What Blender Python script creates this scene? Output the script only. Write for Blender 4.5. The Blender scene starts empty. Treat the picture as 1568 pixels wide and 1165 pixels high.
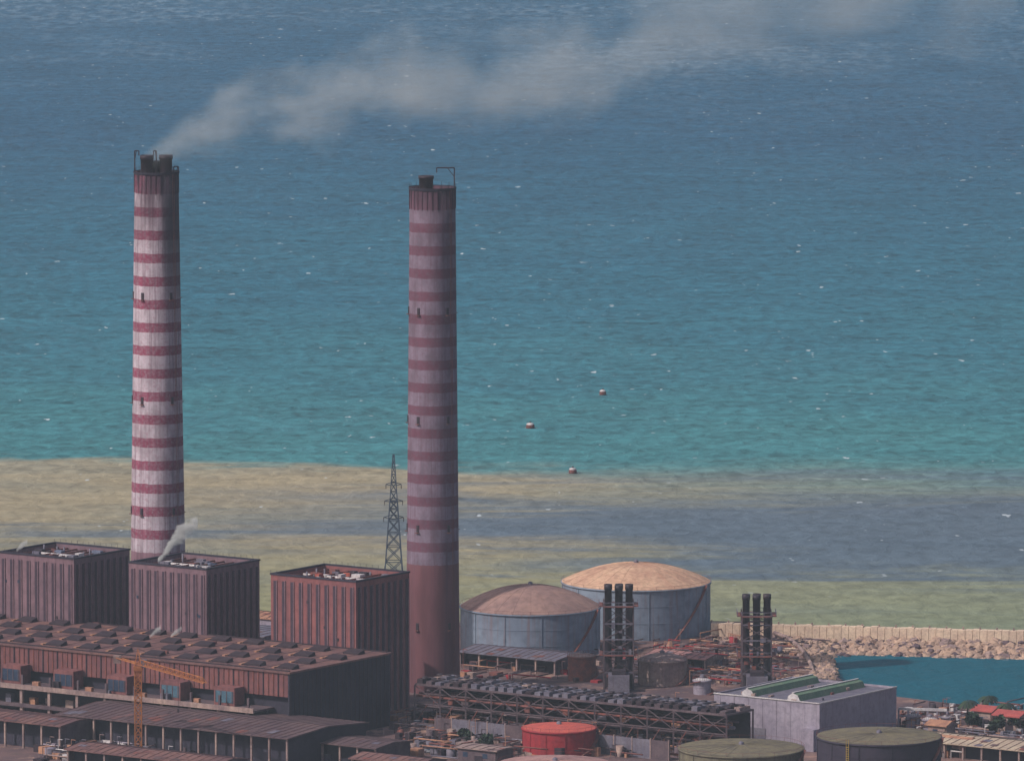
import bpy, bmesh, math, random
from mathutils import Vector, Matrix
random.seed(7)
R=random.random
def U(a,b): return a+(b-a)*R()
# ------------------------------------------------------------------ camera
CAM=Vector((0,-2460,355)); PITCH=math.radians(6.2); F=13157.0
def G(u,v,z=0.0):
    """survey helper: where a sight-line meets the horizontal plane at height z (metres)"""
    fx,fy=(u-784)/F,(582-v)/F
    d=Vector((fx, math.cos(PITCH)+fy*math.sin(PITCH), -math.sin(PITCH)+fy*math.cos(PITCH)))
    t=(z-CAM.z)/d.z
    return CAM+d*t
sc=bpy.context.scene
cd=bpy.data.cameras.new("camera"); cam=bpy.data.objects.new("camera",cd); sc.collection.objects.link(cam)
cam.location=CAM; cam.rotation_euler=(math.radians(90)-PITCH,0,0)
cd.sensor_width=36; cd.lens=36*F/1568; cd.clip_start=10; cd.clip_end=120000
sc.camera=cam
# ------------------------------------------------------------------ colour / materials
def S(r,g,b,k=1.0):
    f=lambda c:(c/255/12.92 if c/255<=.04045 else ((c/255+.055)/1.055)**2.4)*k
    return (f(r),f(g),f(b),1)
class NT:
    def __init__(s,tree): s.t=tree
    def n(s,typ,**kw):
        x=s.t.nodes.new(typ)
        for k,v in kw.items(): setattr(x,k,v)
        return x
    def L(s,a,b): s.t.links.new(a,b)
    def put(s,inp,v):
        if isinstance(v,bpy.types.NodeSocket): s.L(v,inp)
        else: inp.default_value=v
    def m(s,op,a,b=0.0,c=0.0,clamp=False):
        x=s.n('ShaderNodeMath',operation=op); x.use_clamp=clamp
        for i,v in enumerate((a,b,c)): s.put(x.inputs[i],v)
        return x.outputs[0]
    def mix(s,f,a,b,mode='MIX'):
        x=s.n('ShaderNodeMix',data_type='RGBA',blend_type=mode)
        s.put(x.inputs[0],f); s.put(x.inputs[6],a); s.put(x.inputs[7],b)
        return x.outputs[2]
    def sm(s,v,lo,hi,a=0.0,b=1.0):
        x=s.n('ShaderNodeMapRange',interpolation_type='SMOOTHSTEP')
        s.put(x.inputs[0],v); s.put(x.inputs[1],lo); s.put(x.inputs[2],hi); s.put(x.inputs[3],a); s.put(x.inputs[4],b)
        return x.outputs[0]
    def noise(s,vec,scale,detail=4,rough=.55,dist=0):
        x=s.n('ShaderNodeTexNoise'); s.L(vec,x.inputs['Vector'])
        x.inputs['Scale'].default_value=scale; x.inputs['Detail'].default_value=detail
        x.inputs['Roughness'].default_value=rough; x.inputs['Distortion'].default_value=dist
        return x.outputs['Fac']
    def vec(s,v,sx,sy,sz,off=(0,0,0)):
        x=s.n('ShaderNodeMapping'); s.L(v,x.inputs[0]); x.inputs['Scale'].default_value=(sx,sy,sz); x.inputs['Location'].default_value=off
        return x.outputs[0]
    def ramp(s,f,stops,interp='LINEAR'):
        x=s.n('ShaderNodeValToRGB'); cr=x.color_ramp; cr.interpolation=interp
        while len(cr.elements)>1: cr.elements.remove(cr.elements[-1])
        cr.elements[0].position=stops[0][0]; cr.elements[0].color=stops[0][1]
        for p,c in stops[1:]:
            e=cr.elements.new(p); e.color=c
        s.put(x.inputs[0],f); return x.outputs[0]
def newmat(name):
    m=bpy.data.materials.new(name); m.use_nodes=True; t=m.node_tree
    b=t.nodes['Principled BSDF']; b.inputs['Specular IOR Level'].default_value=.2
    return m,NT(t),b
MATS={}
def M(name,c1,c2=None,scale=.25,rough=.85,streak=0.0,dirt=(60,45,55),metal=0):
    if name in MATS: return MATS[name]
    m,t,b=newmat(name)
    if c2 is None: c2=tuple(int(c*.72) for c in c1)
    geo=t.n('ShaderNodeNewGeometry'); pos=geo.outputs['Position']
    n1=t.noise(pos,scale,5,.65); f=t.sm(n1,.3,.7)
    col=t.mix(f,S(*c1),S(*c2))
    n2=t.noise(pos,scale*6,2,.6); col=t.mix(t.sm(n2,.35,.8,0,.4),col,S(*[int(c*.5) for c in c1]))
    if streak>0:
        v=t.vec(pos,1.1,1.1,.05); n3=t.noise(v,1.0,3,.6)
        col=t.mix(t.sm(n3,.45,.75,0,streak),col,S(*dirt))
    t.put(b.inputs['Base Color'],col); b.inputs['Roughness'].default_value=rough; b.inputs['Metallic'].default_value=metal
    MATS[name]=m; return m
# ------------------------------------------------------------------ mesh builder
TH=math.radians(35); E1=Vector((math.cos(TH),-math.sin(TH),0)); E2=Vector((math.sin(TH),math.cos(TH),0)); Z=Vector((0,0,1)); X=Vector((1,0,0)); Y=Vector((0,1,0))
class MB:
    def __init__(s): s.v=[]; s.f=[]; s.mi=[]; s.mats=[]; s.sm=[]
    def mid(s,m):
        if m not in s.mats: s.mats.append(m)
        return s.mats.index(m)
    def face(s,pts,m,smooth=False):
        b=len(s.v); s.v+=[tuple(p) for p in pts]; s.f.append(tuple(range(b,b+len(pts)))); s.mi.append(s.mid(m)); s.sm.append(smooth)
    def hexa(s,p,m):   # p: 4 bottom, 4 top
        b=len(s.v); s.v+=[tuple(q) for q in p]
        for f in ((3,2,1,0),(4,5,6,7),(0,1,5,4),(1,2,6,5),(2,3,7,6),(3,0,4,7)):
            s.f.append(tuple(b+i for i in f)); s.mi.append(s.mid(m)); s.sm.append(False)
    def box(s,o,a,b,c,m,A=E1,B=E2,C=Z):
        o=Vector(o); p=[o,o+A*a,o+A*a+B*b,o+B*b]; s.hexa(p+[q+C*c for q in p],m)
    def cbox(s,o,a,b,c,m,A=E1,B=E2): s.box(Vector(o)-A*a/2-B*b/2,a,b,c,m,A,B)
    def beam(s,p,q,w,m,h=None):
        p=Vector(p);q=Vector(q); d=(q-p)
        if d.length<1e-6: return
        dn=d.normalized(); up=Z if abs(dn.z)<.95 else X
        a=dn.cross(up).normalized(); b=a.cross(dn).normalized(); h=h or w
        pp=[p-a*w/2-b*h/2,p+a*w/2-b*h/2,p+a*w/2+b*h/2,p-a*w/2+b*h/2]
        s.hexa(pp+[x+d for x in pp],m)
    def lathe(s,o,prof,m,n=48,cap=True,smooth=True):
        o=Vector(o); b=len(s.v)
        for r,z in prof:
            for i in range(n):
                a=2*math.pi*i/n; s.v.append((o.x+r*math.cos(a),o.y+r*math.sin(a),o.z+z))
        for k in range(len(prof)-1):
            for i in range(n):
                j=(i+1)%n; s.f.append((b+k*n+i,b+k*n+j,b+(k+1)*n+j,b+(k+1)*n+i)); s.mi.append(s.mid(m)); s.sm.append(smooth)
        if cap:
            s.f.append(tuple(b+(len(prof)-1)*n+i for i in range(n))); s.mi.append(s.mid(m)); s.sm.append(False)
    def tube(s,pts,r,m,n=8):
        for p,q in zip(pts[:-1],pts[1:]): s.cyl(p,q,r,r,m,n)
    def cyl(s,p,q,r0,r1,m,n=10):
        p=Vector(p);q=Vector(q); dn=(q-p).normalized(); up=Z if abs(dn.z)<.95 else X
        a=dn.cross(up).normalized(); c=a.cross(dn); b=len(s.v)
        for o,r in ((p,r0),(q,r1)):
            for i in range(n):
                t=2*math.pi*i/n; s.v.append(tuple(o+a*r*math.cos(t)+c*r*math.sin(t)))
        for i in range(n):
            j=(i+1)%n; s.f.append((b+i,b+j,b+n+j,b+n+i)); s.mi.append(s.mid(m)); s.sm.append(True)
        s.f.append(tuple(b+i for i in range(n))[::-1]); s.f.append(tuple(b+n+i for i in range(n))); s.mi+=[s.mid(m)]*2; s.sm+=[False]*2
    def rock(s,o,r,m):
        o=Vector(o); b=len(s.v)
        pts=[(0,0,1),(.9,0,.4),(.3,.85,.4),(-.75,.5,.4),(-.75,-.5,.4),(.3,-.85,.4),(.75,.5,-.4),(-.3,.85,-.4),(-.9,0,-.4),(-.3,-.85,-.4),(.75,-.5,-.4),(0,0,-1)]
        fs=[(0,1,2),(0,2,3),(0,3,4),(0,4,5),(0,5,1),(1,6,2),(2,7,3),(3,8,4),(4,9,5),(5,10,1),(6,7,2),(7,8,3),(8,9,4),(9,10,5),(10,6,1),(11,7,6),(11,8,7),(11,9,8),(11,10,9),(11,6,10)]
        rot=Matrix.Rotation(U(0,6),3,'Z')@Matrix.Rotation(U(0,6),3,'X')
        for p in pts:
            q=rot@(Vector(p)*U(.7,1.2)); s.v.append((o.x+q.x*r,o.y+q.y*r,o.z+q.z*r*.75))
        for f in fs: s.f.append(tuple(b+i for i in f)); s.mi.append(s.mid(m)); s.sm.append(False)
    def build(s,name,parent=None,recalc=False):
        me=bpy.data.meshes.new(name); me.from_pydata(s.v,[],s.f)
        for m in s.mats: me.materials.append(m)
        me.polygons.foreach_set('material_index',s.mi); me.polygons.foreach_set('use_smooth',s.sm); me.update()
        if recalc:
            bm=bmesh.new(); bm.from_mesh(me); bmesh.ops.recalc_face_normals(bm,faces=bm.faces[:])
            if bm.calc_volume(signed=True)<0: bmesh.ops.reverse_faces(bm,faces=bm.faces[:])
            bm.to_mesh(me); bm.free()
        o=bpy.data.objects.new(name,me); sc.collection.objects.link(o)
        if parent: o.parent=parent
        return o
def group(name,parts):
    e=bpy.data.objects.new(name,None); sc.collection.objects.link(e)
    for k,mb in parts.items():
        if mb.f: mb.build(k,e)
    return e
# ------------------------------------------------------------------ palette
dark=M('dark_steel',(50,44,56),(64,52,60),.5,.6)
darkw=M('dark_cladding',(58,54,70),(46,44,58),.2,.8,.3,(38,36,48))
rust=M('rusty_steel',(136,80,72),(98,70,74),.5)
conc=M('weathered_concrete',(172,148,140),(128,108,112),.2,.9,.5,(85,70,76))
concd=M('dark_concrete',(106,90,96),(80,68,78),.3,.9,.4)  # darker tone of the concrete
roofb=M('brown_roof_sheet',(128,94,90),(98,72,78),.12,.85,.4,(66,52,58))
roofd=M('dark_roof_sheet',(88,70,78),(106,86,88),.1,.85,.5,(56,48,58))
vent=M('vent_hood',(62,50,58),(52,42,52),.4)
tan=M('lit_tan_metal',(186,138,112),(136,98,88),.4)  # tan metal; on the hall vents it puts sunlit parts into the colour
gray=M('grey_metal',(120,116,130),(96,92,110),.3,.6,.4,(88,70,72))
lgray=M('light_grey_paint',(156,148,164),(136,128,146),.12,.7,.45,(112,100,112))
white=M('white_paint',(206,200,202),(176,170,176),.3,.6)
green=M('green_roof_sheet',(92,120,102),(116,132,112),.3,.7)
redp=M('red_paint',(160,50,58),(138,46,56),.2,.7,.4,(106,44,56))
redt=M('red_tank_top',(200,96,84),(174,84,80),.3)
oran=M('orange_crane_paint',(180,116,70),(146,90,62),.6,.6)
glass=M('dull_glass',(60,74,96),(46,56,78),.8,.25)
teal=M('teal_window_panel',(84,112,130),(62,90,110),.4,.4)
rock=M('limestone_rock',(192,162,142),(138,116,110),.35,.95)
sand=M('pale_parapet',(232,208,184),(206,180,162),.3,.9)
yel=M('yellow_ladder_paint',(190,160,60),(160,132,56),.5,.6)
# ------------------------------------------------------------------ world & sun
w=bpy.data.worlds.new("World"); sc.world=w; w.use_nodes=True
wt=NT(w.node_tree); bg=w.node_tree.nodes['Background']
sky=wt.n('ShaderNodeTexSky',sky_type='NISHITA'); sky.sun_disc=False
el=math.radians(44); az=Vector((-.88,-.47,0)).normalized()   # horizontal direction TO the sun
sky.sun_elevation=el; sky.sun_rotation=math.atan2(az.x,az.y)
sky.dust_density=3.5; sky.air_density=.9
wt.L(sky.outputs[0],bg.inputs[0]); bg.inputs[1].default_value=.1
sl=bpy.data.lights.new("sun",'SUN'); sl.energy=3.0; sl.angle=math.radians(.5); sl.color=(1,.93,.85)
so=bpy.data.objects.new("sun",sl); sc.collection.objects.link(so)
ds=Vector((az.x*math.cos(el),az.y*math.cos(el),math.sin(el)))
so.rotation_euler=(ds).to_track_quat('Z','Y').to_euler(); so.location=(-300,-300,600)
sc.view_settings.view_transform='Standard'; sc.view_settings.look='None'; sc.view_settings.exposure=0
# ------------------------------------------------------------------ sea
m,t,b=newmat('sea_water')
pos=t.n('ShaderNodeNewGeometry').outputs['Position']
sp=t.n('ShaderNodeSeparateXYZ'); t.L(pos,sp.inputs[0]); x,y=sp.outputs[0],sp.outputs[1]
big=t.noise(pos,.006,5,.6)
def lin(lo,hi): return t.m('DIVIDE',t.m('SUBTRACT',y,lo),hi-lo,clamp=True)
yr=lin(400,3600)
P=lambda yy:(yy-400)/3200
deep=t.ramp(t.m('ADD',yr,t.m('MULTIPLY',t.m('SUBTRACT',big,.5),.16)),[(0,S(66,122,127)),(P(620),S(62,120,128)),(P(820),S(54,111,125)),(P(1150),S(46,102,122)),(P(2000),S(38,85,114)),(P(3100),S(44,90,120)),(1,S(54,98,126))])  # far stops lighten: distance haze put into the water colour
mud=t.ramp(lin(100,560),[(0,S(132,134,100)),(.25,S(142,138,106)),(.5,S(148,138,114)),(1,S(158,146,120))])
blot=t.noise(t.vec(pos,.3,1,1),.018,6,.65,.5)
mud=t.mix(t.sm(blot,.38,.68,0,.5),mud,S(116,124,118))
mud=t.mix(t.sm(x,-40,150,0,.4),mud,S(106,126,114))
nb=t.m('SUBTRACT',t.noise(t.vec(pos,.5,1,1),.03,6,.65,.6),.5)
yb=t.m('ADD',t.m('ADD',y,t.m('MULTIPLY',x,.21)),t.m('MULTIPLY',nb,90))
wd=t.sm(x,-60,160,14,90)  # sediment edge softens to the right, haze blur put into the colour
mudm=t.m('SUBTRACT',1.0,t.sm(t.m('SUBTRACT',yb,515),t.m('MULTIPLY',wd,-1),wd))
col=t.mix(mudm,deep,mud)
nj=t.m('MULTIPLY',t.m('SUBTRACT',t.noise(t.vec(pos,.22,1,1),.018,7,.72,1.2),.5),430)
lo=t.m('SUBTRACT',258,t.m('MULTIPLY',x,.35)); hi=t.m('ADD',455,t.m('MULTIPLY',x,.2))
yj=t.m('ADD',y,nj)
pm=t.m('MULTIPLY',t.sm(t.m('SUBTRACT',yj,lo),-40,70),t.sm(t.m('SUBTRACT',hi,yj),-50,80))
pm=t.m('MULTIPLY',pm,t.sm(x,-150,0,.0,.9))
col=t.mix(pm,col,S(82,100,118))  # grey-blue sediment patch; at right also low smoke haze put into the colour
pm2=t.m('MULTIPLY',t.sm(t.noise(t.vec(pos,.2,1,1),.02,6,.65,.5,),.51,.64),t.m('MULTIPLY',t.sm(y,290,340),t.sm(y,440,400)))
col=t.mix(t.m('MULTIPLY',pm2,.75),col,S(90,104,118))
col=t.mix(t.m('MULTIPLY',t.sm(y,72,66),t.sm(x,40,60)),col,S(20,86,104))
# waves: chop, swell and wind streaks
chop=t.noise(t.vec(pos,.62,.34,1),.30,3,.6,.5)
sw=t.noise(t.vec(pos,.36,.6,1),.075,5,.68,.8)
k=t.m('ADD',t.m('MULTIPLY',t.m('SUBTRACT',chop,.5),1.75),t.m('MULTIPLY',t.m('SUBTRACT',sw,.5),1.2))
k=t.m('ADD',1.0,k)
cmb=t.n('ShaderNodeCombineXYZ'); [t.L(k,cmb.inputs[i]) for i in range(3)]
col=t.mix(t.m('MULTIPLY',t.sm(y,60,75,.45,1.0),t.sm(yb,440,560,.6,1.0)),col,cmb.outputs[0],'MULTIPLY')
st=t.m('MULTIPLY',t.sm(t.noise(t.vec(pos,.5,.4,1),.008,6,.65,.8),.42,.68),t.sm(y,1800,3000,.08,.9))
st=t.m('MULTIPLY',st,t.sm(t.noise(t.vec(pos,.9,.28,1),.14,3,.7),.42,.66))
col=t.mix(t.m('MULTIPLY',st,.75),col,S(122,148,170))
cap=t.m('MULTIPLY',t.sm(t.noise(t.vec(pos,.8,.3,1),.26,2,.5),.69,.735),t.sm(t.noise(pos,.02,2,.5),.46,.56))
cap=t.m('MULTIPLY',cap,t.sm(y,100,500,.2,.9))
col=t.mix(cap,col,S(190,200,208))
t.put(b.inputs['Base Color'],col); b.inputs['Roughness'].default_value=.6; b.inputs['Specular IOR Level'].default_value=.1; b.inputs['IOR'].default_value=1.33
bp=t.n('ShaderNodeBump'); bp.inputs['Strength'].default_value=.5; bp.inputs['Distance'].default_value=1.5
t.L(t.m('ADD',chop,t.m('MULTIPLY',sw,1.5)),bp.inputs['Height']); t.L(bp.outputs[0],b.inputs['Normal'])
sea=MB(); sea.face([(-40000,-400,0),(40000,-400,0),(40000,60000,0),(-40000,60000,0)],m); sea.build('sea')
# ------------------------------------------------------------------ ground
GZ=2.0
gm,t,b=newmat('industrial_ground')
pos=t.n('ShaderNodeNewGeometry').outputs['Position']
c=t.mix(t.sm(t.noise(pos,.03,6,.65),.35,.65),S(122,96,94),S(84,70,78))
c=t.mix(t.sm(t.noise(pos,.15,5,.7),.5,.72,0,.8),c,S(168,136,120))
c=t.mix(t.sm(t.noise(pos,.09,5,.7),.58,.72,0,.7),c,S(62,68,62))
t.put(b.inputs['Base Color'],c); b.inputs['Roughness'].default_value=.95
land=MB()
shore=[(-4000,150)]+[tuple(G(u,v,GZ).xy) for u,v in ((-200,956),(0,957),(400,953),(700,952),(1000,950),(1095,950),(1180,952),(1250,985),(1272,1030),(1310,1052),(1376,1066),(1460,1076),(1568,1086),(1750,1100))]+[(500,-90),(4000,-200)]
ring=[(4000,-3500),(-4000,-3500)]
pts=[(p[0],p[1],GZ) for p in shore+ring]
land.face(pts[::-1],gm)
for p,q in zip(shore[:-1],shore[1:]): land.face([(p[0],p[1],GZ),(q[0],q[1],GZ),(q[0],q[1],-3),(p[0],p[1],-3)],gm)
land.build('ground')
# ------------------------------------------------------------------ breakwater
bw=MB()
A=G(1090,957,5); B=G(1760,975,5)
dv=(B-A).normalized(); nv=Vector((dv.y,-dv.x,0))
L=(B-A).length
for i in range(60):   # crown wall cast in slightly uneven bays
    p=A+dv*(L*i/60)+Z*U(-.2,.15); bw.beam(p-Z*1.5,p+dv*(L/60-.12)-Z*1.5,3.0,sand,5.0)
for i in range(26):
    p=A+dv*(L*i/26); bw.cbox(p+Z*.8,.4,.4,.9,conc,dv,nv)
for i in range(2600):
    s_=U(0,L); w_=U(2.6,19)+ (U(0,10) if s_<45 else 0)
    p=A+dv*s_+nv*w_; z=max(-.5,2.6-(w_-2)*.2)+U(-.9,.4)
    bw.rock((p.x,p.y,z),U(.9,2.1) if R()<.75 else U(.5,1),rock if R()<.7 else (conc if R()<.5 else concd))
for i in range(900):
    s_=U(0,L); p=A+dv*s_-nv*U(2,6); bw.rock((p.x,p.y,U(0,1.8)),U(.8,1.4),rock)
for i in range(900):
    f=U(0,1); pts_=[(1130,962),(1235,985),(1262,1020),(1255,1042),(1170,1052)]
    k_=min(3,int(f*4)); ff=f*4-k_; u=pts_[k_][0]*(1-ff)+pts_[k_+1][0]*ff; v=pts_[k_][1]*(1-ff)+pts_[k_+1][1]*ff
    p=G(u+random.gauss(0,10),v+random.gauss(0,4),GZ); bw.rock((p.x,p.y,GZ+U(-.5,.4)),U(.5,1.5),rock if R()<.7 else conc)
bw.build('rock_breakwater')
pp=MB(); pr=[G(1186,968,4),G(1205,975,4),G(1222,987,4),G(1233,1000,3.5),G(1242,1016,3),G(1246,1030,2)]
pp.tube(pr,.6,conc,10)
for p in pr: pp.cbox((p.x,p.y,0),1,1,p.z,conc)
pp.build('discharge_pipe')
# ------------------------------------------------------------------ chimneys
def chimney_mat(name,H,first,period,frac,n,whc,rdc,base,soot,cx,lee):
    m,t,b=newmat(name)
    pos=t.n('ShaderNodeNewGeometry').outputs['Position']; sp=t.n('ShaderNodeSeparateXYZ'); t.L(pos,sp.inputs[0]); z=sp.outputs[2]
    zz=t.m('SUBTRACT',H-first,z)
    zz=t.m('ADD',zz,t.m('MULTIPLY',t.m('SUBTRACT',t.noise(pos,.6,3),.5),.6))
    fr=t.m('FRACT',t.m('DIVIDE',zz,period)); isw=t.m('MULTIPLY',t.sm(fr,0,.03),t.sm(fr,frac+.015,frac-.015))
    isw=t.m('MULTIPLY',isw,t.m('GREATER_THAN',zz,0))
    patch=t.noise(t.vec(pos,1,1,.5),.25,5,.65); fine=t.noise(pos,1.2,4,.7)
    wh=t.mix(t.sm(patch,.35,.7),S(*whc),S(*[int(c*.8) for c in whc])); rd=t.mix(t.sm(patch,.35,.7),S(*rdc),S(*[int(c*.85) for c in rdc]))
    rd=t.mix(t.sm(fine,.4,.66,0,.5),rd,S(*[int(c*.8) for c in whc])); wh=t.mix(t.sm(fine,.46,.72,0,.4),wh,S(*rdc))
    col=t.mix(isw,rd,wh)
    below=t.m('GREATER_THAN',zz,n*period+period*frac)
    bs=t.mix(t.sm(t.noise(t.vec(pos,1,1,.2),.3,5,.6),.35,.7),S(*base),S(*[int(c*.84) for c in base]))
    col=t.mix(below,col,bs)
    stv=t.noise(t.vec(pos,1.3,1.3,.03),1.0,4,.65)
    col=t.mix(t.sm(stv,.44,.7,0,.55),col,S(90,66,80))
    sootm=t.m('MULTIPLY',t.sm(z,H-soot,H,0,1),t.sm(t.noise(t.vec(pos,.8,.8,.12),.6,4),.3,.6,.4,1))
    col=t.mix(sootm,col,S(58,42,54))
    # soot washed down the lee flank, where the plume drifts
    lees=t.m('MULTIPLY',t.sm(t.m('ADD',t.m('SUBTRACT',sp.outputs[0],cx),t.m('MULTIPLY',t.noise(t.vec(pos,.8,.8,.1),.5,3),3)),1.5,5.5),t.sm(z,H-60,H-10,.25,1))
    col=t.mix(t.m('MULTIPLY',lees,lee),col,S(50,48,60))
    t.put(b.inputs['Base Color'],col); b.inputs['Roughness'].default_value=.9
    return m
def chimney(u,v,ztop,r0,r1,mat,flues,davit,platv):
    o=G(u,v,GZ); sh=MB(); H=ztop-GZ
    prof=[(r0+(r1-r0)*i/12,H*i/12) for i in range(13)]
    sh.lathe(o,prof+[(r1-.7,H),(r1-.7,H-2)],mat,64)
    cap=MB(); cap.lathe(o+Z*(H-.6),[(r1+.15,0),(r1+.3,.3),(r1+.3,.8)],darkw,48,False)
    for i in range(28):
        a=2*math.pi*i/28; d=Vector((math.cos(a),math.sin(a),0))
        cap.beam(o+d*(r1+.06)+Z*(H-6),o+d*(r1+.06)+Z*(H-.3),.25,mat)
    for i in range(16):
        a=2*math.pi*i/16; d=Vector((math.cos(a),math.sin(a),0)); cap.beam(o+d*(r1+.1)+Z*H,o+d*(r1+.1)+Z*(H+1.2),.1,dark)
    fl=MB()
    for dx,dy,r,h in flues:
        fl.lathe(o+Vector((dx,dy,H-2)),[(r,0),(r,h*.75+2),(r*1.1,h*.75+2),(r*1.1,h+2),(r*.8,h+2),(r*.8,h)],dark,24)
    fit=MB()
    for z in platv:
        rr=r0+(r1-r0)*(z-GZ)/H
        for a in (-52,-125,190,20):
            aa=math.radians(a); d=Vector((math.cos(aa),math.sin(aa),0)); tt=Vector((-d.y,d.x,0))
            fit.cbox(o+d*(rr+.02)+Z*(z-GZ+.2),.8,.35,2.0,dark,tt,d); fit.cbox(o+d*(rr+.3)+Z*(z-GZ),1.3,.7,.12,rust,tt,d)
    a=math.radians(-40); d=Vector((math.cos(a),math.sin(a),0)); tt=Vector((-d.y,d.x,0))
    for s_ in (-.3,.3): fit.beam(o+d*(r0+.2)+tt*s_,o+d*(r1+.2)+tt*s_+Z*H,.1,rust)
    dav=MB()
    for (x1,h,x2) in davit:
        p=o+Vector((x1,0,H)); dav.beam(p-Z*3,p+Z*h,.35,dark); dav.beam(p+Z*h,o+Vector((x2,0,H+h)),.35,dark)
        dav.beam(p+Z*(h*.55),o+Vector((x1*.6+x2*.4,0,H+h)),.2,dark); dav.beam(o+Vector((x2,0,H+h)),o+Vector((x2,0,H+h-1.4)),.3,dark)
    group('industrial_chimney',{'striped_shaft':sh,'cap':cap,'flues':fl,'openings_and_ladder':fit,'davit':dav})
    return o
HL,HR=148.5,146
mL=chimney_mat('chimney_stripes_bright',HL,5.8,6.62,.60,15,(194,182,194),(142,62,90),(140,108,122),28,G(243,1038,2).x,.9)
mR=chimney_mat('chimney_stripes_dull',HR,5.8,6.50,.60,15,(130,116,134),(110,68,86),(116,76,84),12,G(663,1056,2).x,.35)  # same bands in duller, darker tones
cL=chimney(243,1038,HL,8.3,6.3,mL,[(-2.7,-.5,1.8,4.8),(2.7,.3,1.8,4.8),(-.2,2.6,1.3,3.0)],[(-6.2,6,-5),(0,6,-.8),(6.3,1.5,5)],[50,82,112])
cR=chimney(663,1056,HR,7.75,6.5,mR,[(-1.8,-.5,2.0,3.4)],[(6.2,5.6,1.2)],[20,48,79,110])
# ------------------------------------------------------------------ boiler houses
def boiler(u,v,zt,a,b,wallm,strip,lite,inner,name='boiler_house'):
    fc=G(u,v,zt); O=Vector((fc.x,fc.y,GZ)); H=zt-GZ
    lc=O-E1*a
    wl=MB(); th=.7
    wl.box(lc,a,th,H,wallm); wl.box(O-E1*th+E2*th,th,b-2*th,H,wallm)
    wl.box(lc+E2*(b-th),a,th,H,wallm); wl.box(lc+E2*th,th,b-2*th,H,wallm)
    cl=MB(); n=int(a/2.75)
    for i in range(n):
        s_=(i+.5)*a/n
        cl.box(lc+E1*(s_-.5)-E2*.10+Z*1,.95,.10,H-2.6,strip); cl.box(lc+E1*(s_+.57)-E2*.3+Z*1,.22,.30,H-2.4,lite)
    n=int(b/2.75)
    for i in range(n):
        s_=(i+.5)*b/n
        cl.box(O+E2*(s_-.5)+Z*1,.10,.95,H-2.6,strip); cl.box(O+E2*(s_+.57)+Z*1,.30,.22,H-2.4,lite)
    rim=MB(); e=.2
    for (o_,aa,bb) in ((lc-E1*e-E2*e+Z*H,a+2*e,th+e),(lc-E1*e+E2*(b-th)+Z*H,a+2*e,th+e),(lc-E1*e+E2*th+Z*H,th+e,b-2*th),(O-E1*th+E2*th+Z*H,th+e,b-2*th)):
        rim.box(o_,aa,bb,.45,darkw)
    k_=int(a/2)
    for i in range(k_+1):
        for o_ in (lc+E1*(a*i/k_)+Z*(H+.45),lc+E1*(a*i/k_)+E2*(b-.3)+Z*(H+.45)): rim.beam(o_,o_+Z*.9,.08,darkw)
    rf=MB(); rf.box(lc+E1*th+E2*th+Z*(H-3.2),a-2*th,b-2*th,.4,inner)
    for i in range(34):
        p=lc+E1*U(2,a-5)+E2*U(2,b-5)+Z*(H-2.8); rf.box(p,U(.6,3.4),U(.6,2.6),U(.6,2.9),random.choice([gray,inner,dark,white,inner,rust]))
    for i in range(6):
        p=lc+E1*U(2,a-3)+E2*U(2,b-3)+Z*(H-2.8); rf.cyl(p,p+Z*U(2,4.2),.25,.25,gray)
    rf.cyl(lc+E1*2+E2*b*.5+Z*(H-1.2),lc+E1*(a-3)+E2*b*.5+Z*(H-1.2),.4,.4,white)
    for i in range(8): p=lc+E1*(a*(i+.5)/8)+E2*th+Z*(H-1.1); rf.beam(p,p+E2*(b-2*th),.3,rust,.5)
    win=MB()
    for i in range(8):
        p=lc+E1*U(2,a-2)-E2*.16+Z*U(8,H-6); win.box(p,.6,.12,.8,random.choice([glass,dark]))
    return group(name,{'walls':wl,'cladding_ribs':cl,'parapet_rim':rim,'recessed_roof':rf,'windows':win}),O
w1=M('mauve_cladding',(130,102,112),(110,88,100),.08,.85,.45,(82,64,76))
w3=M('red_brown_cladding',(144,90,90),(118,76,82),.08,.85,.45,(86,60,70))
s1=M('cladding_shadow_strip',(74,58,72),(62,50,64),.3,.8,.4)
l1=M('cladding_fin',(142,114,122),(118,92,104),.3,.8)  # light fin: the sunlit rib edge is put into its colour
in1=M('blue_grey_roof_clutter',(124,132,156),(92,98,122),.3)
in3=M('red_primer_deck',(176,90,74),(142,76,72),.3)
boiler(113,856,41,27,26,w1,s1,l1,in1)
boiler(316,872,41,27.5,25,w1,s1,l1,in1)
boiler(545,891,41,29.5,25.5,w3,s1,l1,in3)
# ------------------------------------------------------------------ turbine hall
zt=22; fc=G(443,1031,zt); O=Vector((fc.x,fc.y,GZ)); H=zt-GZ; La=300; Lb=47
wl=MB(); lc=O-E1*La
fas=M('rust_red_fascia',(132,86,86),(106,70,76),.1,.85,.5,(76,52,60))
wl.box(lc+E2*1.5,La-.5,.6,H-6.5,darkw)
wl.box(O-E1*.5,.5,Lb,H,darkw)
wl.box(lc+E2*(Lb-.6),La-.5,.6,H,darkw); wl.box(lc,.5,Lb,H,darkw)
fa=MB(); fa.box(lc+Z*(H-6.5),La-.5,.5,6.5,fas)
for i in range(int(La/1.7)):
    fa.box(lc+E1*(i*1.7+.3)-E2*.2+Z*(H-6.4),.35,.2,6.2,rust if i%3 else vent)
for i in range(int(Lb/2)): fa.box(O+E2*(i*2+.4)+Z*.5,.12,.3,H-.6,dark)
rf=MB(); rf.box(lc-E1*.4-E2*.5+Z*H,La+.9,Lb+1,.5,roofb)
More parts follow.
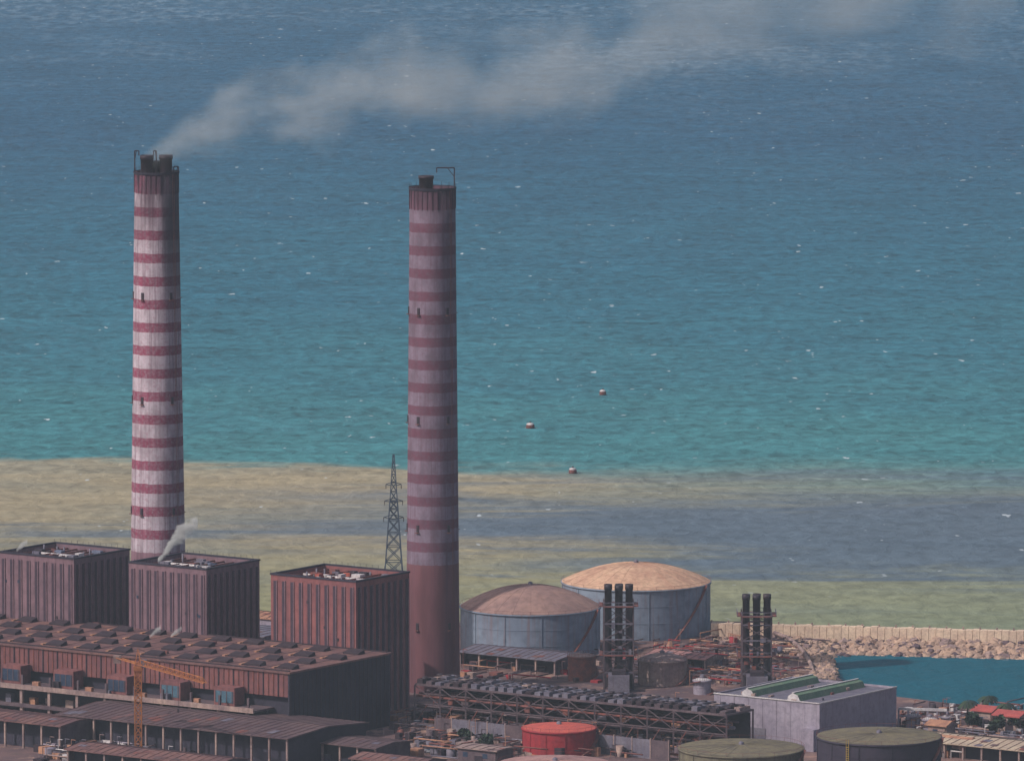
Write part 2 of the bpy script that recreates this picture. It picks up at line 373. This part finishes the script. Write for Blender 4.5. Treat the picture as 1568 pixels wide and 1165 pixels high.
for i in range(26):
    for j in range(4):
        p=O-E1*(7+i*11.5+U(-.4,.4)+(j%2)*2.5)+E2*(4+j*11.2)+Z*(H+.5)
        rf.hexa([p,p+E1*5.4,p+E1*5.4+E2*3.2,p+E2*3.2,p+Z*.5,p+E1*5.4+Z*.5,p+E1*5.0+E2*3.2+Z*1.2,p+E1*.4+E2*3.2+Z*1.2],vent)
        if R()<.7: rf.box(p-E1*1.6-E2*.3,.9,4.0,.35,tan)
        if R()<.4: rf.box(p+E2*5.3+E1*U(0,2),U(1,2.2),U(.8,1.8),U(.3,.9),random.choice([vent,rust,tan]))
for j in (.3,46): rf.box(lc+E2*j+Z*(H+.5),La-.2,.3,.35,vent)
for i in range(50): rf.box(lc+E1*(i*6+1)+E2*.7+Z*(H+.5),.25,Lb-1.6,.06,vent)
an=MB()
for k_ in range(30):
    p=O-E1*(9+k_*9.8)
    an.box(p-E2*8,.9,.9,9.5,conc); an.box(p-E2*7.6+Z*9.5+E1*.2,.6,.6,4,concd)
an.box(lc-E2*8.6+Z*9.6,La-6,.7,1.3,conc); an.box(lc-E2*7.9+Z*9.8,La-6,9,.5,concd)
an.box(lc-E2*8.4+Z*4.6,La-6,.5,1.0,concd); an.box(lc-E2*7.9+Z*4.7,La-6,7,.4,concd)
an.box(lc-E2*2+Z*0,La-6,.6,9.7,darkw)
for k_ in range(16):
    p=O-E1*(22+k_*18.6)-E2*5+Z*10.4
    an.box(p,7,4.6,5.0,fas); an.box(p+E1*.4-E2*.12+Z*.8,6.2,.12,3.2,teal if k_ in (0,1) else glass)
    for q in range(4): an.box(p+E1*(.5+q*1.9)-E2*.22+Z*.8,.22,.1,3.2,concd)
    an.box(p-E1*6-E2*2,2.2,1.2,1.4,random.choice([tan,gray,rust]))
for k_ in range(90):
    p=lc+E1*U(60,La-8)-E2*U(1,7); an.box(p+Z*random.choice([0,5.1,10.3]),U(.8,3),U(.6,1.6),U(.6,2.4),random.choice([tan,rust,gray,dark,conc]))
group('turbine_hall',{'walls':wl,'fascia_panels':fa,'roof_and_vents':rf,'annex':an})
# ------------------------------------------------------------------ sheds
def shed(u,v,zt,a,b,roofm,wallm,rise=1.5,name='industrial_shed',ribs=True,openf=True,A=E1,B=E2):
    fc=G(u,v,zt); O=Vector((fc.x,fc.y,GZ)); H=zt-GZ; lc=O-A*a
    wl=MB()
    wl.box(lc+B*b-B*.3,a,.3,H,wallm,A,B); wl.box(lc+B*.4,.3,b-.8,H,wallm,A,B); wl.box(O-A*.3+B*.4,.3,b-.8,H,wallm,A,B)
    if openf:
        n=max(2,int(a/6))
        for i in range(n+1): wl.box(lc+A*((a-.5)*i/n),.5,.5,H,conc,A,B)
        wl.box(lc+B*3,a-.3,.2,H*.96,darkw,A,B)
    else:
        wl.box(lc+A*.3,a-.6,.35,H,wallm,A,B)
        n=max(1,int(a/5))
        for i in range(n): wl.box(lc+A*(a*(i+.3)/n)-B*.06+Z*H*.45,1.6,.1,1.3,glass,A,B)
        wl.box(lc+A*a*.45-B*.08,2.6,.12,min(3,H*.6),dark,A,B)
    rf=MB(); e=.6
    p0,p1,p2,p3=lc-A*e-B*e+Z*H,O+A*e-B*e+Z*H,O+A*e+B*(b+e)+Z*H,lc-A*e+B*(b+e)+Z*H
    r0=(p0+p3)/2+Z*rise; r1=(p1+p2)/2+Z*rise; d=Z*.25
    for q in ([p0,p1,r1,r0],[r0,r1,p2,p3]):
        rf.hexa([x_ for x_ in q]+[x_+d for x_ in q],roofm)
    rf.face([p0+Z*.02,r0,p3+Z*.02],wallm); rf.face([p1+Z*.02,p2+Z*.02,r1],wallm)
    if ribs:
        n=int(a/2.4)
        for i in range(n+1):
            f=i/n; a0=p0.lerp(p1,f)+Z*.28; a1=r0.lerp(r1,f)+Z*.28; a2=p3.lerp(p2,f)+Z*.28
            rf.beam(a0,a1,.16,random.choice([roofd,roofb])); rf.beam(a1,a2,.16,roofd)
        for i in range(int(a/4)):   # replaced / patched sheets
            f=R()*.95; g=R()*.7; f2=min(1,f+2.2/a); up=(r0-p0)*.22; z_=Z*(.3+i*.004)
            q0=p0.lerp(p1,f)+(r0-p0)*g+z_; q1=p0.lerp(p1,f2)+(r0-p0)*g+z_
            rf.face([q0,q1,q1+up,q0+up],random.choice([roofb,roofd,rust,gray]))
    return group(name,{'walls':wl,'roof':rf})
shed(440,1131,10,78,36,roofd,darkw,1.2)
shed(92,1112,9,70,16,roofb,concd,.8)
shed(575,1146,7,24,16,roofd,concd,.8)
shed(330,1172,7,50,14,roofb,concd,1)
shed(850,1012,6,34,18,gray,concd,1)
shed(1080,1010,5,20,10,M('pink_roof',(170,126,122),(140,104,108)),conc,1)
shed(419,948,9,16,12,tan,lgray,1,name='small_pump_house',openf=False)
shed(404,975,9,14,20,gray,gray,.3,name='small_pump_house',openf=False)
shed(1590,1152,6,42,16,M('cream_roof',(188,170,150),(160,142,130)),conc,1.2)
shed(640,1172,6,22,12,roofb,concd,1)
shed(760,1150,6,13,8,conc,concd,.3,openf=False)
# ------------------------------------------------------------------ tanks
def tank(u,v,zt,r,wallm,topm,dome,name='oil_storage_tank',ribs=12,bands=3,ladder=False):
    c=G(u,v,zt); O=Vector((c.x,c.y,GZ)); H=zt-GZ; wl=MB(); tp=MB(); ft=MB()
    wl.lathe(O,[(r,0),(r,H)],wallm,72,False)
    for i in range(1,bands): wl.lathe(O+Z*(H*i/bands),[(r+.01,0),(r+.08,0),(r+.08,.12),(r+.01,.12)],wallm,72,False)
    wl.lathe(O+Z*(H-.4),[(r+.01,0),(r+.3,0),(r+.3,.45),(r-.1,.45)],wallm,72,False)
    prof=[(r*(1-k_/9), dome*(1-(1-k_/9)**2)*.98) for k_ in range(9)]+[(.4,dome)]
    tp.lathe(O+Z*(H+.1),prof,topm,72)
    nn=24
    for i in range(nn):
        a=2*math.pi*i/nn; d=Vector((math.cos(a),math.sin(a),0))
        ft.beam(O+d*(r+.15)+Z*(H+.1),O+d*(r+.15)+Z*(H+1.0),.07,rust)
        d2=Vector((math.cos(a+2*math.pi/nn),math.sin(a+2*math.pi/nn),0)); ft.beam(O+d*(r+.15)+Z*(H+1.0),O+d2*(r+.15)+Z*(H+1.0),.05,rust)
        if r>12: # roof plate seams
            for k_ in range(8):
                ft.beam(O+d*(prof[k_][0])+Z*(H+.12+prof[k_][1]),O+d*(prof[k_+1][0])+Z*(H+.12+prof[k_+1][1]),.12,topm,.08)
    for i in range(ribs):
        a=2*math.pi*(i+.3)/ribs; d=Vector((math.cos(a),math.sin(a),0)); ft.beam(O+d*(r+.1),O+d*(r+.1)+Z*(H-.4),.16,wallm)
    a0=math.radians(-60); kk=20/r
    for i in range(30):
        a=a0+i*.7/30*kk; d=Vector((math.cos(a),math.sin(a),0)); d2=Vector((math.cos(a+.7/30*kk),math.sin(a+.7/30*kk),0))
        ft.beam(O+d*(r+.5)+Z*(H*i/30),O+d2*(r+.5)+Z*(H*(i+1)/30),.8,rust,.2)
    ft.lathe(O+Z*(H+dome),[(.7,-.2),(.7,.6),(.3,.9)],gray,12)
    if ladder:
        a=math.radians(-122); d=Vector((math.cos(a),math.sin(a),0)); tt=Vector((-d.y,d.x,0))
        for s_ in (-.35,.35): ft.beam(O+d*(r+.4)+tt*s_,O+d*(r+.4)+tt*s_+Z*(H+1.3),.14,yel)
        for i in range(int(H/.6)): ft.beam(O+d*(r+.4)-tt*.35+Z*i*.6,O+d*(r+.4)+tt*.35+Z*i*.6,.1,yel)
    return group(name,{'shell':wl,'roof':tp,'railing_and_stair':ft})
tb=M('blue_grey_tank_shell',(136,148,166),(116,128,148),.06,.7,.6,(122,96,96))
tdm=M('rusty_cream_dome',(216,180,152),(182,142,122),.12,.8,.35,(150,106,94))
tdm2=M('mauve_tan_dome',(160,128,120),(136,110,108),.1,.8)
tank(974,889,17,22.3,tb,tdm,5.6); 
tank(812,927,16,20.6,tb,tdm2,6.4)
tank(891,1003,9,4,rust,conc,.7,ribs=0); tank(1014,1008,9,7,conc,conc,1.7,ribs=8)
ty=M('lichen_tank_roof',(124,116,94),(98,90,82),.3)
tank(856,1113,9,10,redp,redt,.9)
tank(1135,1144,9,16.7,M('olive_tank_shell',(116,110,92),(90,86,80),.2,.8,.5),ty,.9)
tank(1346,1126,13,16.6,M('dark_tank_shell',(60,54,70),(50,46,62),.2,.8,.3),ty,.8,ladder=True)
tank(850,1168,6,15,M('pink_tank_shell',(168,128,124),(140,104,108)),M('pink_tank_roof',(178,140,136),(150,116,118)),.8)
for u,v,r,z in ((1398,1094,2,6),(1424,1100,2,6),(1450,1096,1.6,6),(690,1010,2.4,7),(1075,1040,2.5,6)): tank(u,v,z,r,lgray,white,.5,ribs=0,bands=2,name='small_storage_tank')
# ------------------------------------------------------------------ exhaust stack clusters
def stacks(u,v,ztop):
    O=G(u,v,GZ); H=ztop-GZ; tb_=MB(); fr=MB(); g=3.0
    stm=M('stack_steel',(54,46,58),(44,40,50),.4,.5,.4,(92,62,60))
    for i,(dx,dy) in enumerate(((-g,-.9),(0,.6),(g,-.7),(.2,3.6))):
        p=O+Vector((dx,dy,0)); h=H-(i%2)*.5
        tb_.lathe(p,[(1.3,0),(1.3,6),(1.02,7.5),(1.02,h-1.6),(1.15,h-1.6),(1.15,h),(.85,h),(.85,h-1)],stm,20)
    hw=4.2
    cs=[O+Vector((sx*hw,sy*hw,0)) for sx,sy in ((-1,-1),(1,-1),(1,1),(-1,1))]
    lv=[0,5,10,14.5,19,H-6]
    for c_ in cs: fr.beam(c_,c_+Z*(H-5),.42,concd)
    for k_,z in enumerate(lv):
        for i in range(4):
            p,q=cs[i],cs[(i+1)%4]; fr.beam(p+Z*z,q+Z*z,.34,gray)
            if k_<len(lv)-1:
                fr.beam(p+Z*z,q+Z*lv[k_+1],.22,concd); fr.beam(q+Z*z,p+Z*lv[k_+1],.22,concd)
    for z in (10,H-6):
        for i in range(4):
            p,q=cs[i],cs[(i+1)%4]; o_=(p+q)/2-O; o_=o_.normalized()*.7
            fr.beam(p+o_+Z*z,q+o_+Z*z,1.5,rust,.25); fr.beam(p+o_*1.9+Z*(z+1.2),q+o_*1.9+Z*(z+1.2),.14,gray)
            for f in (0,.25,.5,.75,1): r_=p.lerp(q,f)+o_*1.9; fr.beam(r_+Z*z,r_+Z*(z+1.2),.12,gray)
    for i in range(9): fr.cbox(O+Vector((U(-3.5,3.5),-4.3,U(1,H-9))),U(.5,1.6),.6,U(.5,2),random.choice([rust,gray,dark]),X,Y)
    fr.cbox(O-Vector((0,7,0)),6,7,5,gray,X,Y); fr.cbox(O-Vector((0,7,-5)),4,5,1.2,dark,X,Y)
    group('exhaust_stack_cluster',{'stacks':tb_,'lattice_frame':fr})
stacks(947,1052,32); stacks(1158,1054,29.5)
# ------------------------------------------------------------------ pylon
def lattice(mb,base,w0,w1,h,n,th,mat):
    def cs(z):
        w=w0+(w1-w0)*z/h; return [base+Vector((sx*w/2,sy*w/2,z)) for sx,sy in ((-1,-1),(1,-1),(1,1),(-1,1))]
    zs=[h*(1-(1-i/n)**1.25) for i in range(n+1)]
    for k_ in range(n):
        a_,b_=cs(zs[k_]),cs(zs[k_+1])
        for i in range(4):
            j=(i+1)%4; mb.beam(a_[i],b_[i],th*1.3,mat); mb.beam(b_[i],b_[j],th*.8,mat); mb.beam(a_[i],b_[j],th*.8,mat); mb.beam(a_[j],b_[i],th*.8,mat)
O=G(603,958,GZ); py=MB(); pst=M('pylon_steel',(78,92,108),(66,76,94),.5)
lattice(py,O,7.6,2.2,38,9,.28,pst); lattice(py,O+Z*38,2.2,.4,14,6,.2,pst)
for z,l in ((33,3.0),(38,2.7),(43,2.3)):
    for s_ in (-1,1):
        tip=O+Vector((s_*l,0,z)); py.beam(O+Z*(z+.9),tip,.2,pst); py.beam(O+Z*(z-.4),tip,.2,pst); py.beam(tip,tip-Z*1.3,.2,dark)
py.build('electricity_pylon')
# ------------------------------------------------------------------ pipe rack / cooler deck
fc=G(635,1048,13); O=Vector((fc.x,fc.y,GZ)); H=11; La=104; Lb=13.5
pk=MB(); un=MB(); lg=MB()
pk.box(O+Z*H,La,Lb,.5,concd)
n=34
for i in range(n):
    p=O+E1*(La*(i+.15)/n)+Z*(H+.5)
    un.box(p+E2*.5,La/n*.62,5.2,U(.7,1.3),random.choice([gray,gray,concd,vent])); un.box(p+E2*7.6,La/n*.62,5.2,U(.7,1.3),random.choice([gray,conc,vent,gray]))
    un.lathe(p+E2*3+E1*.9+Z*1.2,[(.8,0),(.8,.4)],dark,12); un.lathe(p+E2*10+E1*.9+Z*1.2,[(.8,0),(.8,.4)],dark,12)
for i in range(13):
    p=O+E1*(La*i/12.0)
    for b_ in (0,Lb-.5): lg.beam(p+E2*b_,p+E2*b_+Z*H,.45,concd)
    if i<12:
        q=O+E1*(La*(i+1)/12)
        lg.beam(p+Z*6,q+Z*6,.3,concd); lg.beam(p+Z*6,q+Z*H,.2,concd); lg.beam(q+Z*6,p+Z*H,.2,concd); lg.beam(p+Z*0,(p+q)/2+Z*6,.2,rust)
for b_,z,r in ((1,8,.35),(2.2,8.6,.25),(4,7.4,.5),(6,8.8,.3),(1.5,5,.4)): lg.cyl(O+E2*b_+Z*z,O+E2*b_+E1*La+Z*z,r,r,random.choice([gray,rust,concd]))
lg.box(O+E2*(Lb-2),La,.3,H-.2,darkw)
for i in range(90): lg.box(O+E1*U(0,La-3)+E2*U(1,10)+Z*random.choice([0,0,6.2]),U(.6,3),U(.6,2.4),U(.6,3.4),random.choice([rust,gray,concd,dark,tan]))
group('pipe_rack',{'deck':pk,'cooler_units':un,'frame_and_pipes':lg})
wm=MB(); o_=G(665,1126,GZ); 
for i in range(13):
    wm.box(o_+E1*(i*6),5.7,.4,5.2,gray if i%4 else concd); wm.box(o_+E1*(i*6+5.7)-E2*.1,.3,.6,5.6,conc)
wm.build('concrete_wall')
# ------------------------------------------------------------------ white warehouse
fc=G(1255,1076,15); O=Vector((fc.x,fc.y,GZ)); H=13; a,b_=34.5,39
wl=MB(); lc=O-E1*a
wl.box(lc,a,.4,H,lgray); wl.box(O-E1*.4+E2*.4,.4,b_-.8,H,lgray); wl.box(lc+E2*(b_-.4),a,.4,H,lgray); wl.box(lc+E2*.4,.4,b_-.8,H,lgray)
rf=MB(); rf.box(lc+E1*.4+E2*.4+Z*(H-.8),a-.8,b_-.8,.3,gray)
for k_ in (7,22):
    p=lc+E1*k_+E2*3+Z*(H-.5); q=p+E2*33
    pr=[(0,0),(.3,1.2),(1.8,2.1),(3.4,1.6),(4.2,0)]
    for (x0,z0),(x1,z1) in zip(pr[:-1],pr[1:]):
        rf.face([p+E1*x0+Z*z0,q+E1*x0+Z*z0,q+E1*x1+Z*z1,p+E1*x1+Z*z1],green if x0>.2 else white)
    rf.face([p+E1*x0_+Z*z0_ for x0_,z0_ in pr],white)
    rf.box(p+E1*1.5+Z*2.1,.6,33,.2,white)
for i in range(12): rf.box(lc+E1*U(2,a-4)+E2*U(2,b_-4)+Z*(H-.5),U(.6,1.8),U(.6,1.8),U(.4,1.0),random.choice([gray,conc,rust]))
dt=MB()
for i in range(7): dt.box(lc+E1*(2+i*4.6)-E2*.08,.15,.08,H-.3,lgray)
dt.box(lc+E1*12-E2*.12,5,.12,4.6,gray); 
dt.box(O-E1*4-E2*3,4,3,6,lgray)
dt.beam(lc-E1*.1-E2*.1+Z*H,O-E2*.1+Z*H,.3,white); dt.beam(O+E1*.1+Z*H,O+E1*.1+E2*b_+Z*H,.3,white)
group('white_warehouse',{'walls':wl,'roof_with_monitors':rf,'doors_and_trim':dt})
# ------------------------------------------------------------------ tower crane
O=G(212,1166,GZ); cr=MB(); lattice(cr,O,1.8,1.8,25,12,.2,oran)
T=O+Z*25; cr.cbox(T,2.4,2.4,1.2,oran,X,Y); cr.cbox(T+Vector((1.6,-.6,1)),1.5,1.5,2.0,gray,X,Y)
apex=T+Z*6; 
for sx,sy in ((-1,-1),(1,-1),(1,1),(-1,1)): cr.beam(T+Vector((sx*.9,sy*.9,1)),apex,.2,oran)
jd=Vector((19,-24,-1.8)); cj=Vector((-6,8,.6)); base=T+Z*1.8
side=Vector((jd.y,-jd.x,0)).normalized()*.6
nn=14
for k_ in range(nn):
    a0=base+jd*(k_/nn); a1=base+jd*((k_+1)/nn)
    for s_ in (-1,1): cr.beam(a0+side*s_,a1+side*s_,.2,oran); cr.beam(a0+side*s_,(a0+a1)/2+Z*1.3,.14,oran); cr.beam(a1+side*s_,(a0+a1)/2+Z*1.3,.14,oran)
    if k_<nn-1: cr.beam((a0+a1)/2+Z*1.3,(a0+a1)/2+jd/nn+Z*1.3,.2,oran)
for s_ in (-1,1): cr.beam(base+side*s_,base+cj+side*s_,.25,oran)
cr.cbox(base+cj-Z*1.5,2,1.6,2.0,conc,X,Y); cr.beam(apex,base+jd*.75+Z*1.3,.1,dark); cr.beam(apex,base+cj,.12,dark)
hk=base+jd*.6; cr.beam(hk,hk-Z*9,.08,dark); cr.cbox(hk-Z*10,.6,.6,1,dark,X,Y)
cr.build('tower_crane')
# ------------------------------------------------------------------ buoys
bo=M('buoy_rust',(120,74,70),(86,58,60),.8)
def buoy(u,v,s_=1.0):
    c=G(u,v,0); q=MB(); 
    q.lathe(c,[(1.0*s_,-.4),(1.25*s_,0),(1.3*s_,1.0),(1.1*s_,1.3)],bo,20)
    q.lathe(c+Z*1.3,[(1.15*s_,0),(1.1*s_,.45),(.4*s_,.7)],white,20)
    q.cbox(c+Z*1.8,.5,.5,.6,dark); q.beam(c+Vector((-.9*s_,0,1.7)),c+Vector((-.9*s_,0,2.4)),.15,dark)
    q.lathe(c+Vector((.2,-.2,.05)),[(1.7*s_,0),(1.9*s_,.05)],white,20,False); q.build('mooring_buoy')
buoy(923,604,1.0); buoy(812,655,1.2); buoy(877,724,1.1)
# ------------------------------------------------------------------ vegetation
lf1=M('foliage_light',(66,82,64),(50,66,54),.8); lf2=M('foliage_dark',(42,54,50),(34,44,44),.8); bark=M('bark',(84,66,60),(62,50,50),.8)
def tree(x_,y_,h,r,name='broadleaf_tree'):
    q=MB(); o=Vector((x_,y_,GZ)); q.cyl(o,o+Z*h*.5,.3,.2,bark,8)
    cl=[]
    for i in range(8):
        a=U(0,6.28); c_=o+Vector((math.cos(a)*r*U(.2,.65),math.sin(a)*r*U(.2,.65),h*U(.5,.85))); cl.append((c_,r*U(.3,.5)))
        q.cyl(o+Z*h*.4,c_,.14,.05,bark,5)
    for c_,rr in cl:
        for k_ in range(110):
            d=Vector((random.gauss(0,1),random.gauss(0,1),random.gauss(0,1))).normalized()*rr*U(.5,1.1)
            p=c_+d; a1=Vector((U(-1,1),U(-1,1),U(-1,1))).normalized()*.32; a2=a1.cross(Vector((U(-1,1),U(-1,1),U(-1,1)))).normalized()*.3
            q.face([p-a1-a2,p+a1-a2,p+a1+a2,p-a1+a2],lf1 if d.z>0 and R()<.7 else lf2)
    q.build(name)
def palm(x_,y_,h):
    q=MB(); o=Vector((x_,y_,GZ)); t_=o+Vector((.4,.2,h)); q.cyl(o,t_,.28,.18,bark,8)
    for i in range(16):
        a=i*2.4; d=Vector((math.cos(a),math.sin(a),0)); e_=U(.2,.9); L_=2.9; sd=Vector((-d.y,d.x,0))
        pr=t_
        for k_ in range(6):
            s0=(k_+1)/6; nx=t_+d*L_*s0+Z*(e_*s0*2.2-2.4*s0*s0)
            for sg in (-1,1): q.face([pr,nx,nx+sd*sg*.55-Z*.35+d*.2,pr+sd*sg*.55*(1 if k_ else .2)-Z*.3],lf1 if sg>0 else lf2)
            pr=nx
    q.build('palm_tree')
for u,v,h,r in ((715,1142,5,2.4),(745,1150,5,2.6),(1490,1118,5,2.6),(1525,1128,6,3),(1556,1124,5,2.6),(455,1100,5,2.6),(1020,1130,4.5,2.2)):
    p=G(u,v,GZ); tree(p.x,p.y,h,r)
for u,v,h in ((1480,1112,7),(1510,1110,8),(1538,1116,7)): p=G(u,v,GZ); palm(p.x,p.y,h)
# ------------------------------------------------------------------ houses right
rr_=M('red_tile_roof',(176,88,84),(150,76,78),.5)
for u,v,z,a,b_ in ((1518,1090,7,6,6),(1560,1098,7,8,6),(1448,1112,6,6,5),(1480,1138,6,9,6)):
    shed(u,v,z,a,b_,rr_ if u>1500 else tan,conc,1.2,name='small_house',ribs=False,openf=False)
gt=MB(); p0=G(1376,1084,8); p1=G(1450,1086,8); 
gt.beam(p0,p1,.7,white); gt.beam(p0-Z*2,p1-Z*2,.4,lgray)
for i in range(6): p=p0.lerp(p1,i/5); gt.beam((p.x,p.y,GZ),p,.5,lgray)
gt.build('pipe_gantry')
# ------------------------------------------------------------------ cars
cw=[M('car_paint_white',(205,205,210),(190,190,198)),M('car_paint_dark',(52,56,70),(44,48,60)),M('car_paint_red',(150,48,50),(130,44,48)),M('car_paint_silver',(150,152,160),(136,138,148))]
def car(u,v,ang):
    o=G(u,v,GZ); A_=Vector((math.cos(ang),math.sin(ang),0)); B_=Vector((-A_.y,A_.x,0)); q=MB(); c_=random.choice(cw)
    q.cbox(o+Z*.35,4.4,1.75,.6,c_,A_,B_)
    b0=o+Z*.95-A_*.2; p=[b0-A_*1.3-B_*.8,b0+A_*1.2-B_*.8,b0+A_*1.2+B_*.8,b0-A_*1.3+B_*.8]; tp_=[b0-A_*.9-B_*.65+Z*.55,b0+A_*.6-B_*.65+Z*.55,b0+A_*.6+B_*.65+Z*.55,b0-A_*.9+B_*.65+Z*.55]
    q.hexa(p+tp_,glass); q.cbox(b0-A_*.15+Z*.55,1.5,1.3,.06,c_,A_,B_)
    for sx in (-1.35,1.35):
        for sy in (-.9,.75): w0=o+A_*sx+B_*sy+Z*.34; q.cyl(w0,w0+B_*.16,.34,.34,dark,12)
    q.build('parked_car')
for u,v in ((1440,1106),(1462,1109),(1500,1103),(1535,1107),(640,1110),(660,1152),(1040,1148),(590,1155),(120,1150),(250,1158),(985,1148),(1425,1120),(1550,1120)): car(u,v,U(0,3.1))
# ------------------------------------------------------------------ clutter
def clutter(name,regions,n,smin,smax,hm,mats,pb=.5):
    q=MB()
    for i in range(n):
        u0,u1,v0,v1=random.choice(regions); p=G(U(u0,u1),U(v0,v1),GZ); k_=R(); mm=random.choice(mats)
        if k_<pb: q.cbox(p,U(smin,smax),U(smin,smax),U(.5,hm),mm)
        elif k_<pb+.1: q.lathe(p,[(U(.5,1.3),0),(U(.5,1.3),U(1,hm))],mm,12)
        elif k_<.9: d=E1 if R()<.6 else E2; h=U(.5,hm); q.cyl(p+Z*h,p+d*U(4,16)+Z*h,.2,.2,mm,8); q.beam(p,p+Z*h,.2,mm)
        else: h=U(3,hm*2.2); q.beam(p,p+Z*h,.18,mm); q.beam(p+Z*h,p+Z*h+E1*1.5,.15,mm)
    q.build(name)
clutter('yard_equipment',[(700,1100,990,1045),(1000,1200,980,1050)],420,.7,3.2,2.4,[gray,rust,conc,tan,dark,concd,roofb,redp],.3)
clutter('scrap_heap',[(1090,1230,965,1045)],170,.4,2.0,.8,[conc,rock,rock,sand,tan,concd],.6)
clutter('plant_pipework',[(600,1060,1095,1160)],680,.6,3.2,3.2,[gray,rust,conc,concd,tan,dark,vent],.4)
clutter('construction_debris',[(60,210,1118,1164),(60,600,1140,1164)],380,.6,3.4,2.4,[conc,tan,white,concd,gray,lgray,vent])
clutter('depot_equipment',[(1376,1568,1082,1160)],330,.5,2.6,2.2,[conc,rust,white,gray,dark,tan,concd])
# ------------------------------------------------------------------ smoke
def plume(name,pts,yc0,ysl,dens,nscale,colr=(.9,.96,1.0),contrast=1.6,g=-.3):
    """pts: (x,z,radius,density factor). domain = tube around the drift path."""
    x0,x1=pts[0][0],pts[-1][0]; zmin=min(p[1] for p in pts); zr=max(p[1] for p in pts)-zmin+1e-3; rm=max(p[2] for p in pts)
    q=MB(); n=20; rings=[]
    for (xx,zz,rr,_) in pts:
        yy=yc0+ysl*(xx-x0); rings.append([(xx,yy+1.6*rr*math.cos(2*math.pi*i/n),zz+1.6*rr*math.sin(2*math.pi*i/n)) for i in range(n)])
    m=bpy.data.materials.new(name+'_volume'); m.use_nodes=True; t=NT(m.node_tree); m.node_tree.nodes.clear()
    q.mid(m)
    for r_ in rings: q.v+=r_
    for k_ in range(len(rings)-1):
        for i in range(n): q.f.append((k_*n+i,(k_+1)*n+i,(k_+1)*n+(i+1)%n,k_*n+(i+1)%n)); q.mi.append(0); q.sm.append(False)
    q.f.append(tuple(range(n))); q.f.append(tuple(range((len(rings)-1)*n,len(rings)*n))[::-1]); q.mi+=[0,0]; q.sm+=[False]*2
    out=t.n('ShaderNodeOutputMaterial'); pos=t.n('ShaderNodeNewGeometry').outputs['Position']; sp=t.n('ShaderNodeSeparateXYZ'); t.L(pos,sp.inputs[0])
    f=t.m('DIVIDE',t.m('SUBTRACT',sp.outputs[0],x0),x1-x0,clamp=True)
    rp=t.ramp(f,[((p[0]-x0)/(x1-x0),((p[1]-zmin)/zr,p[2]/rm,p[3],1)) for p in pts])
    sc_=t.n('ShaderNodeSeparateColor'); t.L(rp,sc_.inputs[0])
    zc=t.m('ADD',t.m('MULTIPLY',sc_.outputs[0],zr),zmin); rad=t.m('MULTIPLY',sc_.outputs[1],rm)
    dy=t.m('SUBTRACT',sp.outputs[1],t.m('ADD',yc0,t.m('MULTIPLY',t.m('SUBTRACT',sp.outputs[0],x0),ysl)))
    dz=t.m('SUBTRACT',sp.outputs[2],zc)
    d=t.m('DIVIDE',t.m('SQRT',t.m('ADD',t.m('MULTIPLY',dy,dy),t.m('MULTIPLY',dz,dz))),rad)
    nz=t.noise(t.vec(pos,.75,.75,1.1),nscale,3,.55)
    e=t.m('ADD',t.m('SUBTRACT',.9,d),t.m('MULTIPLY',t.m('SUBTRACT',nz,.5),contrast*2.4))
    dn=t.m('MULTIPLY',t.sm(e,-.1,1.1),t.m('MULTIPLY',sc_.outputs[2],dens))
    dn=t.m('MULTIPLY',dn,t.sm(d,1.55,.9))
    vs=t.n('ShaderNodeVolumeScatter'); vs.inputs['Color'].default_value=(*colr,1); vs.inputs['Anisotropy'].default_value=g
    t.L(dn,vs.inputs['Density']); t.L(vs.outputs[0],out.inputs['Volume'])
    q.build(name,recalc=True)
xs=cL.x
plume('chimney_smoke',[(xs-3.5,151,3.2,.8),(xs+4,156,5.5,1),(xs+17,164,10,.95),(xs+40,169,14,.75),(xs+62,171,16.5,.58),(xs+85,174,17,.42),(xs+112,173,18,.45),(xs+135,181,19,.32),(xs+165,190,22,.26),(xs+200,197,25,.22),(xs+250,206,26,.15)],cL.y,.25,.062,.062,contrast=1.15)
p=G(246,858,42)
plume('steam_puff',[(p.x-.8,42,1.0,1),(p.x+1.5,44.5,1.9,1),(p.x+4,48.2,2.8,.9),(p.x+7,51,3.2,.8),(p.x+10.5,52.5,2.4,.4)],p.y,0,1.8,.4,(1,.99,.99),contrast=1.2,g=-.45)
for u,v,z,s_ in ((232,974,24,.9),(264,974,24,.9),(28,842,41,1.1)):
    p=G(u,v,z); plume('steam_puff',[(p.x-.5,z,.6*s_,1),(p.x+.8,z+1.3,1.2*s_,1),(p.x+2.6,z+2.6,1.3*s_,.5)],p.y,0,1.3,.5,(1,.99,.99),contrast=.9,g=-.4)
# ------------------------------------------------------------------ marine haze: a thin, even scattering layer of air over coast and sea
m=bpy.data.materials.new('sea_haze'); m.use_nodes=True; t=NT(m.node_tree); m.node_tree.nodes.clear()
out=t.n('ShaderNodeOutputMaterial'); vs=t.n('ShaderNodeVolumeScatter'); vs.inputs['Color'].default_value=(.74,.87,1,1); vs.inputs['Density'].default_value=4.8e-5; t.L(vs.outputs[0],out.inputs['Volume'])
hz=MB(); hz.box((-9000,-2300,-6),18000,47000,320,m,X,Y); hz.build('haze_layer',recalc=True)
